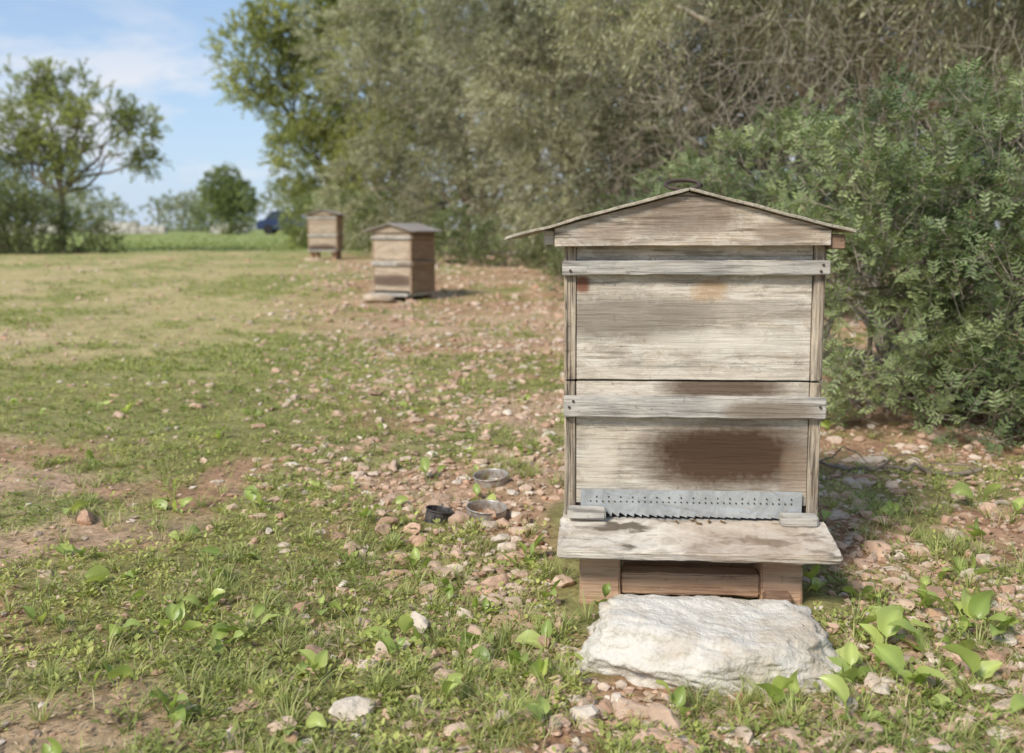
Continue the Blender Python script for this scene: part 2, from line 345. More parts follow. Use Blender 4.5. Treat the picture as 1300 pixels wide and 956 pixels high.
def mastic():
    cl = [(1.33, 3.75, .42, .42), (1.42, 3.75, .76, .38), (1.85, 3.55, .42, .5), (1.95, 3.6, .80, .43), (2.5, 3.4, .5, .6), (2.5, 3.5, .85, .5), (1.9, 4.3, .95, .42),
          (1.2, 4.7, .8, .42), (1.5, 4.6, .95, .36), (3.0, 4.2, 1.1, .6), (2.45, 4.2, 1.1, .42), (1.0, 5.2, .55, .5), (1.55, 3.5, .12, .35), (2.15, 3.2, .15, .4)]
    mb = MB(); P, d, r = clump_points(cl, 5400, .55, -.15, 21, .36, 4)
    n = len(P); D0 = nrm(d*.8+UP*.45+rand_dir(n)*.5); tone = (fbm(P*2.5, 91, 3)-.5)*2.+rng.normal(0, .15, n)
    ca, cb = A_([.12, .17, .07]), A_([.42, .47, .21])
    m = np.clip(.46+tone, 0, 1)[:, None]; c = ca+(cb-ca)*m
    s = nrm(np.cross(D0, rand_dir(n))); t = np.cross(D0, s)
    segs(mb, P-D0*.10, P+D0*.05, .0022, .0012, np.ones(3))
    for k in range(6):
        a = k*2.4+rng.uniform(-.3, .3, n); u = k/5
        side = s*np.cos(a)[:, None]+t*np.sin(a)[:, None]
        B = P+D0*(.05*u-.01)
        R = nrm(D0*(.4+.5*u)+side*.9+UP*.1); ln = .07*rng.uniform(.7, 1.2, n)
        Nn = nrm(np.cross(R, np.cross(UP+rand_dir(n)*.5+D0*.4, R)))
        Sd = nrm(np.cross(R, Nn))
        segs(mb, B, B+R*ln[:, None], .0009, .0006, np.ones(3))
        for j in range(4):
            q = .3+.22*j
            for sg in (-1, 1):
                pos = B+R*(ln*q)[:, None]
                leaves(mb, pos, nrm(R*.65+Sd*sg+rand_dir(n)*.15), Nn, .025*rng.uniform(.75, 1.15, n), .0085*rng.uniform(.85, 1.15, n), c*rng.uniform(.8, 1.25, n)[:, None], 0, True)
    sel = rng.random(n) < .12; Q = P[sel]+D0[sel]*.03
    for k in range(6):
        X = Q+rng.normal(0, .012, Q.shape)
        mcol = np.tile(A_([.42, .12, .07]), (len(X), 1))
        for ax in range(2):
            leaves(mb, X, rand_dir(len(X)), rand_dir(len(X)), .005, .0045, mcol, 0, True)
    for cc in cl:
        for q in range(9):
            e = A_(cc[:3])+rand_dir(1)[0]*cc[3]*.85
            limb(mb, (1.9+rng.normal()*.25, 4.1+rng.normal()*.2, -.02), e, .012, .003, .12, 8)
    P2, d2, _ = clump_points(cl[6:11], 520, .8, -.2, 5, .2, 3); A = P2; m2 = len(A); D = nrm(d2*.6+rand_dir(m2)*.8+UP*.6)
    for q in range(4):
        B = A+D*.075; segs(mb, A, B, .0018-.0003*q, .0015-.0003*q, np.ones(3)); A = B; D = nrm(D+rand_dir(m2)*.5)
    mb.build('mastic_bush', [M_lent, M_twig])
mastic()

tree('almond_tree', [(-9.9, 22, 2.9, .85), (-9.0, 22, 3.0, .8), (-8.4, 22, 2.35, .5), (-8.1, 22, 2.9, .5), (-9.3, 22, 3.6, .6), (-10.6, 22, 3.6, .7), (-11.2, 22, 2.6, .85), (-8.9, 22, 2.1, .45), (-10.4, 22, 2.1, .65), (-11.8, 22, 3.4, .8), (-10.1, 22, 3.9, .45), (-9.6, 22, 2.0, .5), (-8.0, 22, 2.2, .3)],
     (-9.9, 22), 3900, .24, 10, .085, .032, (.19, .225, .08), (.48, .51, .21), M_pine, .075, .2, .5, 6, .485, 1.9, r_lo=.25, tr=.004, lat=5, camside=-1.1)
shrub('hedge_shrub', [(-11.6, 21, .9, .85), (-10.6, 20.5, .85, .8), (-9.8, 20.5, .75, .7), (-9.1, 21, .55, .55), (-11.5, 22.5, 1.6, .9), (-12.5, 21, 1.2, 1), (-10.9, 21.5, 1.3, .6), (-8.6, 21.2, .42, .35), (-10.2, 20.8, 1.2, .45)], 6000, .18, 9, .07, .027, (.12, .15, .06), (.34, .37, .16), 14)
tree('carob_tree', [(-17.4, 60, 2.6, 1.25), (-16.4, 60, 2.4, 1.1), (-17.9, 60, 1.7, 1.1), (-16.8, 60, 1.4, 1.1), (-17, 60, 3.4, .9)],
     (-17, 60.3), 2400, .35, 8, .19, .08, (.14, .17, .075), (.32, .36, .16), M_pine, .15, .1, .5, 7, .37, .8)
mb = MB(); cl = []
for i in range(34):
    x = -62+i*2.0+rng.normal()*.5; cl.append((x, 112+rng.normal()*6, 1.5+rng.random()*1.2, 2.0+rng.random()*1.0))
for x, y, z, r in [(-40, 85, 2.0, 1.8), (-37.5, 85, 2.4, 1.9), (-26, 88, 1.8, 1.6), (-23.5, 88, 2.0, 1.5), (-34, 86, 1.6, 1.4), (-19.5, 80, 2.4, 1.6), (-17.5, 80, 3.2, 1.8)]: cl.append((x, y, z, r))
P, d, r = clump_points(cl, 8000, .5, -.1, 31, .30, .4)
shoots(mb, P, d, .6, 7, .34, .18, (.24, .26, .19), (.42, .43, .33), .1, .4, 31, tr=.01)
mb.build('distant_tree_line', [M_olive, M_bark])

# ------------------------------------------------------------------ stones
def ico(sub):
    b = bmesh.new(); bmesh.ops.create_icosphere(b, subdivisions=sub, radius=1); b.verts.ensure_lookup_table()
    v = A_([x.co[:] for x in b.verts]); f = A_([[q.index for q in p.verts] for p in b.faces]); b.free()
    return v, f
I1, I2, I3, I4, I5 = ico(1), ico(2), ico(3), ico(4), ico(6)
def rockshape(vf, seed, amp=.55, fr=1.3):
    v, f = vf; v = v.copy()
    rr = np.random.default_rng(seed)
    for k in range(11):
        n = rr.normal(size=3); n /= np.linalg.norm(n); dd = rr.uniform(.42, .78)
        h = v@n; ex = np.clip(h-dd, 0, None); v -= ex[:, None]*n*.95
    v *= (1+amp*(fbm(v*fr+seed*3.1, seed, 3)-.5)+.18*(fbm(v*6+seed, seed, 2)-.5))[:, None]
    return v*1.2, f
def inhive(x, y, pad=0.):
    r1 = (x > .05-pad) & (x < .66+pad) & (y > 1.76-pad) & (y < 2.6)
    r2 = (x > .10-pad) & (x < .56+pad) & (y > 1.46-pad) & (y < 1.76)
    r3 = (np.hypot(x+.065, y-2.44) < .07) | (np.hypot(x+.06, y-2.74) < .07) | (np.hypot(x+.185, y-2.4) < .05)
    r4 = (np.hypot(x+1.13, y-10.2) < .35) | (np.hypot(x+3.2, y-17.2) < .35)
    return r1 | r2 | r3 | r4
def wedge(n, y0, y1, w=.62):
    y = y0*(y1/y0)**rng.random(n); x = rng.uniform(-w, w, n)*(y+.2); return x, y
pal = A_([[.58, .44, .33], [.52, .33, .22], [.62, .50, .39], [.56, .38, .27], [.68, .59, .48], [.42, .28, .19], [.60, .42, .31], [.54, .40, .29]])
def stones():
    mb = MB()
    T2 = [rockshape(I2, s) for s in range(8)]; T3 = [rockshape(I4, s+20) for s in range(9)]; T1 = [rockshape(I1, s+40) for s in range(6)]
    def put(T, x, y, size, sink=.3, flat=(.4, .75), smooth=False):
        n = len(x); k = rng.integers(0, len(T), n); z = gz(x, y)
        for i in range(len(T)):
            s = k == i; m = s.sum()
            if not m: continue
            v, f = T[i]; a = rng.uniform(0, 6.28, m); sc = np.stack([size[s]*rng.uniform(.8, 1.35, m), size[s]*rng.uniform(.55, 1., m), size[s]*rng.uniform(*flat, m)], 1)
            V = v[None]*sc[:, None]; ca, sa = np.cos(a)[:, None], np.sin(a)[:, None]
            X = V[..., 0]*ca-V[..., 1]*sa; Y = V[..., 0]*sa+V[..., 1]*ca
            W = np.stack([X+x[s][:, None], Y+y[s][:, None], V[..., 2]+(z[s]+sc[:, 2]*(1-2*sink)*.6)[:, None]], -1)
            col = pal[rng.integers(0, len(pal), m)]*rng.uniform(.8, 1.15, (m, 1))
            F = (f[None]+np.arange(m)[:, None, None]*len(v)).reshape(-1, 3)
            mb.add(W.reshape(-1, 3), F, np.repeat(col, len(v), 0), 0, smooth)
    pat = lambda x, y: .45+1.2*ss(.40, .62, f2(x, y, 1.7, 77, 3))
    x, y = wedge(32000, 1.2, 16); p = (.10+.85*stone_mask(x, y))*pat(x, y)
    s = (rng.random(len(x)) < p*.85) & ~inhive(x, y, -.04); x, y = x[s], y[s]
    put(T1, x, y, .003+.008*rng.random(len(x))**2*(1+.12*y)+.0012*y)
    x, y = wedge(8600, 1.2, 18); p = (.05+.72*stone_mask(x, y))*pat(x, y)
    s = (rng.random(len(x)) < p) & ~inhive(x, y, .0); x, y = x[s], y[s]
    put(T2, x, y, .007+.015*rng.random(len(x))**2+.0018*y)
    x, y = wedge(1150, 1.25, 14, .6); p = (.05+.46*stone_mask(x, y))
    s = (rng.random(len(x)) < p) & ~inhive(x, y, .03); x, y = x[s], y[s]
    put(T3, x, y, .013+.018*rng.random(len(x))**1.5+.0013*y, smooth=True)
    xs = A_([-.30, -.24, -.215, -.13, -.05, -.02, .10, .085, -.06, -.17, .02, -.12, -.22, -.015, -.25, -.4, .78, .84, .9, .72, -.10, .015, .05, -.03, .62, .7, -.16, -.09, -.27, .06, -.33, -.2, .0])
    ys = A_([2.28, 2.30, 2.2, 2.38, 2.42, 2.22, 1.96, 1.72, 1.68, 1.72, 1.66, 2.02, 1.62, 1.75, 2.1, 1.8, 2.1, 2.2, 2.0, 2.35, 2.33, 2.38, 1.64, 1.95, 1.98, 2.2, 1.9, 1.78, 1.72, 2.2, 1.58, 2.5, 2.55])
    put(T3, xs, ys, rng.uniform(.016, .03, len(xs)), .15, (.5, .85), True)
    mb.build('stones', [M_stone])
stones()

def slab(name, loc, dims, rot, seed, mat, sub=I5, cuts=16, top=.62, rough=1.):
    v, f = sub; v = v.copy(); rr = np.random.default_rng(seed)
    p = 2.9; q = (np.abs(v)**p).sum(1)**(1/p); v = v/q[:, None]
    v *= (1+.34*(fbm(v*1.1+seed, seed, 2)-.5))[:, None]
    for k in range(cuts):
        a = rr.uniform(0, 6.28); n = A_([math.cos(a), math.sin(a), rr.uniform(-.2, .6)]); n /= np.linalg.norm(n); dd = rr.uniform(.82, 1.0)
        h = v@n+.03*(fbm(v*3+k, k, 3)-.5); v -= (np.clip(h-dd, 0, None))[:, None]*n*.9
    n = A_([.05, -.12, 1.]); n /= np.linalg.norm(n); h = v@n+.30*(fbm(v*2.4+3, seed+2, 4)-.5); v -= (np.clip(h-top, 0, None))[:, None]*n*.82
    d = (fbm(v*4+seed, seed+3, 3)-.5)*.24*rough+np.clip(fbm(v*13, seed+5, 3)-.5, -1, .1)*.13*rough+(fbm(v*45, seed+6, 2)-.5)*.022*rough
    v += v*d[:, None]
    v = v*A_(dims)/2
    mb = MB(); mb.add(v, f, (.58, .48, .36), 0, True); o = mb.build(name, [mat]); o.location = loc; o.rotation_euler = (0, math.radians(2.5), rot); return o
slab('limestone_rock', (.330, 1.595, .028), (.45, .28, .155), math.radians(-6), 5, M_lime, rough=.85)
slab('flat_stone', (-1.30, 9.68, .05), (.30, .26, .09), .3, 9, M_stone, I3, 6)
slab('flat_stone', (-3.32, 16.72, .19), (.3, .2, .08), .1, 12, M_stone, I3, 6)

# ------------------------------------------------------------------ herbs, grass, litter
def herbs():
    mb = MB()
    x, y = wedge(22000, 1.1, 13); g = green_mask(x, y); s = (rng.random(len(x)) < (.08+.86*g)*np.where(x > .62, .5, 1)) & ~inhive(x, y, -.02)
    x, y, g = x[s], y[s], g[s]; n = len(x); z = gz(x, y)+.001; sz = (.0045+.008*rng.random(n)**1.7)*(1+.12*np.clip(y-2, 0, 12))
    tone = f2(x, y, 2.5, 51, 3); ca, cb = A_([.19, .24, .06]), A_([.44, .45, .14])
    c0 = ca+(cb-ca)*np.clip(tone*1.6-.3+rng.normal(0, .2, n), 0, 1)[:, None]
    for k in range(8):
        a = k*2.4+rng.uniform(0, .8, n); r = sz*rng.uniform(.3, 1.7, n)
        el = rng.uniform(.05, 1.1, n); D = np.stack([np.cos(a), np.sin(a), el], 1)
        P = np.stack([x+np.cos(a)*r, y+np.sin(a)*r, z+sz*rng.uniform(.1, 1.4, n)], 1)
        leaves(mb, P, D, UP+rand_dir(n)*.45, sz*rng.uniform(.8, 1.5, n), sz*rng.uniform(.4, .8), c0*rng.uniform(.75, 1.3, n)[:, None], 0, True)
    mb.build('ground_weeds', [M_weed])
    mb = MB()
    def blades(x, y, nb, hl, wd, c1, c2, spread=.8):
        n = len(x); z = gz(x, y)
        for k in range(nb):
            a = rng.uniform(0, 6.28, n); lean = rng.uniform(.15, spread, n); h = hl*rng.uniform(.5, 1.2, n)
            D = nrm(np.stack([np.cos(a)*lean, np.sin(a)*lean, np.ones(n)], 1)); o = np.stack([np.cos(a), np.sin(a), 0*a], 1)
            P = np.stack([x, y, z-.003], 1)+o*(h*.10)[:, None]; M1 = P+D*(h*.5)[:, None]; E = M1+nrm(D+o*.55-UP*.25)*(h*.5)[:, None]
            sd = nrm(np.cross(D, o)); w = (wd*rng.uniform(.7, 1.2, n))[:, None]
            V = np.stack([P-sd*w*.5, P+sd*w*.5, M1+sd*w*.45, M1-sd*w*.45, E+sd*w*.07, E-sd*w*.07], 1).reshape(-1, 3)
            F = (np.arange(n)[:, None, None]*6+A_([[0, 1, 2, 3], [3, 2, 4, 5]])[None]).reshape(-1, 4)
            col = A_(c1)+(A_(c2)-A_(c1))*rng.random(n)[:, None]
            mb.add(V, F, np.repeat(col, 6, 0))
    G1, G2 = (.22, .27, .08), (.50, .50, .20)
    x, y = wedge(8500, 1.15, 9); s = (rng.random(len(x)) < .16+.75*green_mask(x, y)) & ~inhive(x, y, -.01); x, y = x[s], y[s]
    blades(x, y, 9, .024+.014*f2(x, y, 3, 5), .0014*(1+.15*y), G1, G2, 1.2)
    x, y = wedge(560, 1.2, 6); s = ~inhive(x, y, .0); x, y = x[s], y[s]
    blades(x, y, 24, .055, .0022, G1, G2, 1.3)
    x, y = wedge(520, 1.2, 7); s = ~inhive(x, y, .0); x, y = x[s], y[s]
    blades(x, y, 10, .05, .0016, (.42, .33, .18), (.66, .56, .36), 1.8)
    fx = A_([.0, .03, -.08, -.02, -.42, -.36, .02, .33, .40, .30, -.3, .75, .95, .1, -.55, .52, 1.0, .85, .07, -.15, -.2, -.05, .0]); fy = A_([2.95, 2.8, 3.05, 3.2, 1.68, 1.62, 1.75, 1.43, 1.42, 1.43, 2.05, 2.7, 2.5, 1.70, 1.9, 1.5, 2.2, 2.5, 2.0, 1.85, 1.5, 1.55, 1.62])
    for q in range(4):
        blades(fx+rng.normal(0, .03, len(fx)), fy+rng.normal(0, .03, len(fx)), 34, .06, .0018, G1, G2, 1.6)
    x, y = wedge(19000, 5, 34); s = (rng.random(len(x)) < .25+.7*green_mask(x, y)) & (x < -.02*y+.3) & ~inhive(x, y); x, y = x[s], y[s]
    s = rng.random(len(x)) < (1-.7*stone_mask(x, y)); x, y = x[s], y[s]
    g = (ss(20, 24, y) > .5); g2 = (~g) & (green_mask(x, y) > .4); g1 = (~g) & ~g2
    blades(x[g1], y[g1], 5, .035, .006, (.36, .37, .16), (.58, .52, .28), 1.3)
    blades(x[g2], y[g2], 6, .045, .007, (.27, .31, .10), (.46, .46, .18), 1.3)
    blades(x[g], y[g], 7, .07, .018, (.27, .33, .12), (.42, .45, .20), 1.1)
    x, y = wedge(3000, 24, 60); s = x < -.17*y; blades(x[s], y[s], 7, .10, .04, (.27, .33, .12), (.42, .45, .20), 1.1)
    mb.build('grass', [M_weed])
    mb = MB(); x, y = wedge(17000, 1.15, 8); s = ~inhive(x, y); x, y = x[s], y[s]; n = len(x); a = rng.uniform(0, 6.28, n)
    c = A_([.20, .13, .085])+(A_([.60, .48, .32])-A_([.20, .13, .085]))*rng.random(n)[:, None]
    leaves(mb, np.stack([x, y, gz(x, y)+rng.uniform(.003, .012, n)], 1), np.stack([np.cos(a), np.sin(a), rng.normal(0, .25, n)], 1), UP+rand_dir(n)*.5, rng.uniform(.006, .03, n), rng.uniform(.001, .009, n), c)
    mb.build('dry_leaf_litter', [M_weed])
herbs()

def broadleaf():
    mb = MB()
    pos = [(-.65, 2.5), (-.46, 1.69), (-.5, 1.62), (-.76, 2.22), (-.81, 1.96), (-.126, 1.9), (.17, 1.80), (.06, 1.86), (.60, 1.90), (.68, 1.84), (.69, 1.73), (.6, 1.56), (.70, 1.62), (.83, 1.73),
           (.84, 1.66), (1.08, 2.22), (.78, 1.8), (.54, 1.50), (.40, 1.43), (0, 1.54), (-.31, 1.54), (-.19, 1.66), (-.71, 1.66), (-.69, 1.88), (-.23, 2.8), (.63, 1.62), (.76, 1.6), (.9, 1.82), (.62, 1.48), (.72, 1.5),
           (.05, 1.5), (-.95, 2.1), (-.6, 2.1), (-.35, 2.35), (-.1, 1.42), (.5, 1.4), (.25, 1.40), (-.5, 1.4), (1.2, 2.5), (.95, 2.0), (.03, 2.1), (-.85, 1.75), (-.9, 2.6), (-1.1, 2.4), (.8, 1.42), (.07, 1.62), (-.05, 1.68), (.61, 1.7)]
    nn0 = len(pos)
    for q in range(75):
        y = 1.25*(5/1.25)**rng.random(); x = rng.uniform(-.6, .55)*y
        if not inhive(A_([x]), A_([y]))[0]: pos.append((x, y))
    t = np.linspace(0, 1, 9)
    for i, (x, y) in enumerate(pos):
        z = float(gz([x], [y])[0])
        nl = rng.integers(2, 6); big = 1.0 if i < nn0 else .75
        for k in range(nl):
            a = rng.uniform(0, 6.28); Ln = rng.uniform(.032, .06)*big*(1.15 if x > .5 else .95); W = Ln*rng.uniform(.24, .34)
            pet = rng.uniform(.01, .035)*big; el = rng.uniform(.3, 1.35); curl = rng.uniform(.3, 1.8)
            o = A_([math.cos(a), math.sin(a), 0]); s = A_([-math.sin(a), math.cos(a), 0])
            b = A_([x+rng.normal()*.008, y+rng.normal()*.008, z-.003]); d0 = o*math.cos(el)+A_([0, 0, 1])*math.sin(el)
            e = b+d0*pet
            col = A_([.25, .33, .08])+(A_([.50, .56, .17])-A_([.25, .33, .08]))*rng.random()
            tube(mb, [b, (b+e)/2, e], [.0016, .0015, .0013], col, 0, 5, 0)
            w = W*np.sin(math.pi*np.clip(t, 0, 1)**.72)**.8; w[0] = .001; w[-1] = .0004
            pts = []; p = e.copy(); ang = el; roll = rng.normal(0, .35); tw = rng.normal(0, .12)
            for j in range(9):
                d = o*math.cos(ang)+A_([0, 0, 1])*math.sin(ang); nn = np.cross(s, d); roll += tw
                sr = s*math.cos(roll)+nn*math.sin(roll)
                fold = nn*(.4 if nn[2] > 0 else -.4)
                for q, h in ((-1, 1), (-.55, .45), (0, 0), (.55, .45), (1, 1)):
                    pts.append(p+sr*w[j]*q+fold*w[j]*h*(1+.3*math.sin(j*1.7+k+q)))
                p = p+d*Ln/8; ang -= curl/8
            V = A_(pts); I = np.arange(8)[:, None]*5; J = np.arange(4)[None]
            F = np.stack([I+J, I+J+1, I+J+6, I+J+5], -1).reshape(-1, 4)
            cc = np.tile(col, (45, 1)); cc[2::5] *= 1.25
            mb.add(V, F, cc, 0, True)
    mb.build('broadleaf_plants', [leafmat('broad_leaf', .35, .38, .5)])
broadleaf()

mb = MB()
q = np.linspace(0, 1, 22); bx = .74+q*.62; by = 2.97-q*.16+.02*np.sin(q*9); bz = gz(bx, by)+.008+.012*np.abs(np.sin(q*7))
tube(mb, np.stack([bx, by, bz], 1)+rng.normal(0, .003, (22, 3)), .0035+.004*q, (1, 1, 1), 0, 8, .25)
for k in (6, 11, 16):
    st = A_([bx[k], by[k], bz[k]]); limb(mb, st, st+A_([.12, -.09+.05*(k % 2), .02]), .003, .0012, .2, 7, mat=0)
mb.build('fallen_branch', [M_bark])

# ------------------------------------------------------------------ hives
def obj(b, name, mat, parent, rot=None):
    me = bpy.data.meshes.new(name); b.to_mesh(me); b.free(); me.materials.append(mat)
    o = bpy.data.objects.new(name, me); S.collection.objects.link(o); o.parent = parent
    if rot: o.rotation_euler = rot
    return o
def plank(name, x0, x1, y0, y1, z0, z1, mat, parent, bev=.0015, jit=.0008, seed=0, rot=None):
    b = bmesh.new(); bmesh.ops.create_cube(b, size=1)
    for v in b.verts: v.co = Vector(((x0+x1)/2+v.co.x*(x1-x0), (y0+y1)/2+v.co.y*(y1-y0), (z0+z1)/2+v.co.z*(z1-z0)))
    bmesh.ops.bevel(b, geom=b.edges[:], offset=min(bev, .3*min(x1-x0, y1-y0, z1-z0)), segments=2, affect='EDGES')
    L = (x1-x0, y1-y0, z1-z0); ax = int(np.argmax(L)); nseg = max(2, min(60, int(L[ax]/.012)))
    lo = (x0, y0, z0)[ax]
    for i in range(1, nseg):
        co = [0, 0, 0]; co[ax] = lo+L[ax]*i/nseg; no = [0, 0, 0]; no[ax] = 1
        bmesh.ops.bisect_plane(b, geom=b.verts[:]+b.edges[:]+b.faces[:], plane_co=co, plane_no=no)
    co = A_([v.co[:] for v in b.verts])
    if jit:
        fr = A_([28, 60, 60]) if jit < .01 else A_([1., 1., 1.])
        for k in range(3):
            dn = (fbm(co*fr+seed*7+k*31, 5+k, 3)-.5)*2*jit
            if k == ax: dn *= .3
            co[:, k] += dn
        for v, c in zip(b.verts, co): v.co = c
    return obj(b, name, mat, parent, rot)
def prism(name, poly, y0, y1, mat, parent, bev=.0012, jit=.0006, seed=0):
    b = bmesh.new(); vs = [b.verts.new((x, y0, z)) for x, z in poly]; f = b.faces.new(vs)
    r = bmesh.ops.extrude_face_region(b, geom=[f])
    for v in r['geom']:
        if isinstance(v, bmesh.types.BMVert): v.co.y = y1
    bmesh.ops.recalc_face_normals(b, faces=b.faces[:])
    if bev: bmesh.ops.bevel(b, geom=b.edges[:], offset=bev, segments=1, affect='EDGES')
    xs = [p[0] for p in poly]; n = min(40, int((max(xs)-min(xs))/.015))
    for i in range(1, n):
        bmesh.ops.bisect_plane(b, geom=b.verts[:]+b.edges[:]+b.faces[:], plane_co=(min(xs)+(max(xs)-min(xs))*i/n+.0007, 0, 0), plane_no=(1, 0, 0))
    if jit:
        co = A_([v.co[:] for v in b.verts])
        for k in (1, 2):
            co[:, k] += (fbm(co*A_([18, 3, 30])+seed*7+k*31, 15+k, 3)-.5)*2*jit
        for v, c in zip(b.verts, co): v.co = c
    return obj(b, name, mat, parent)

LT, DK, GR = (.61, .535, .43), (.46, .385, .285), (.35, .315, .26)
W_up = woodmat('weathered_plywood_upper', LT, DK, GR, 'x', [(-.12, .545, .16, .045, (.21, .175, .135), .75, .7), (.03, .60, .035, .024, (.46, .28, .13), .6, 1.0), (-.215, .612, .015, .017, (.20, .075, .04), .9, .5),
                (.1, .50, .17, .025, (.68, .62, .51), .6, .8), (.0, .435, .22, .012, (.66, .58, .46), .5, .8), (.08, .56, .15, .022, (.30, .25, .195), .6, .9)], .9, .7, 1.3, peel=.55)
W_low = woodmat('weathered_plywood_lower', LT, DK, GR, 'x', [(.07, .274, .175, .068, (.085, .050, .028), 1., .33), (.05, .29, .12, .035, (.055, .034, .02), .5, .6), (.06, .41, .12, .02, (.11, .07, .042), .9, .45), (.205, .235, .03, .06, (.30, .21, .14), .5, .6),
                (-.18, .25, .035, .07, (.66, .58, .46), .5, .7)], .9, .55, 5.1, peel=.45)
W_bat = woodmat('grey_batten_wood', (.54, .50, .43), (.41, .365, .305), (.32, .305, .275), 'x', [(.15, .366, .09, .022, (.17, .12, .08), .75, .6)], 1.2, .8, 2.2)
W_gab = woodmat('gable_board_wood', (.57, .48, .37), (.35, .27, .19), (.31, .27, .22), 'x', [(-.02, .745, .10, .035, (.20, .145, .10), .75, .9), (.16, .715, .05, .02, (.24, .175, .12), .6, .9), (-.18, .71, .05, .02, (.28, .20, .14), .5, .9)], 1.4, .7, 8.2, True, .4)
W_side = woodmat('side_plywood_edge', (.55, .46, .34), (.20, .15, .105), (.36, .32, .26), 'z', (), 1.3, .4, 3.3)
W_land = woodmat('landing_board_wood', (.64, .57, .47), (.40, .32, .23), (.43, .39, .34), 'x', [(.1, .0, .13, .3, (.38, .27, .18), .45, .9)], 1.6, .6, 6.1, peel=.45)
W_roof = woodmat('roof_sheet', (.48, .42, .32), (.30, .25, .18), (.35, .32, .26), 'y', (), .8, .6, 4.4)
W_red = woodmat('reddish_wood', (.36, .23, .15), (.20, .12, .08), (.28, .2, .14), 'x', (), .8, .3, 7.)
W_foot = woodmat('timber_foot', (.60, .40, .26), (.44, .26, .165), (.46, .35, .25), 'x', (), .7, .4, 9.)
W_dark = woodmat('painted_opening_shade', (.06, .045, .03), (.04, .03, .02), (.05, .04, .03), 'x')  # near-black colour painting the shade seen in the hive openings
W_old = woodmat('old_brown_plywood', (.56, .45, .33), (.36, .27, .18), (.40, .34, .27), 'x', [(0, .20, .3, .06, (.11, .07, .05), .9, .5), (0, .62, .25, .03, (.28, .2, .14), .5, .7)], .9, .5, 11.)
W_oldside = woodmat('old_brown_side', (.42, .30, .20), (.28, .185, .12), (.3, .23, .16), 'y', (), .7, .5, 12.)
m, nt, N, L = newmat('zinc_sheet'); O = objc(nt)
n1 = noisen(nt, O, 20, 5, .7, .8); n2 = noisen(nt, O, 120, 3)
c = mixc(nt, mrange(nt, n1, .4, .62), (.50, .52, .51), (.34, .35, .34)); c = mixc(nt, mrange(nt, n2, .58, .70, 0, .6), c, (.38, .31, .22))
finish(nt, c, mrange(nt, n1, .3, .7, .38, .6), n1, .2, .001, .5, .3); M_zinc = m
m, nt, N, L = newmat('dark_iron'); n1 = noisen(nt, objc(nt), 300, 3)
finish(nt, mixc(nt, n1, (.05, .035, .03), (.13, .09, .07)), .7, spec=.4, metal=.3); M_iron = m

def discs(name, pts, r, depth, mat, parent):
    b = bmesh.new()
    for (x, y, z) in pts:
        bmesh.ops.create_cone(b, cap_ends=True, segments=10, radius1=r, radius2=r*.9, depth=depth, matrix=Matrix.Translation((x, y, z))@Matrix.Rotation(math.pi/2, 4, 'X'))
    return obj(b, name, mat, parent)

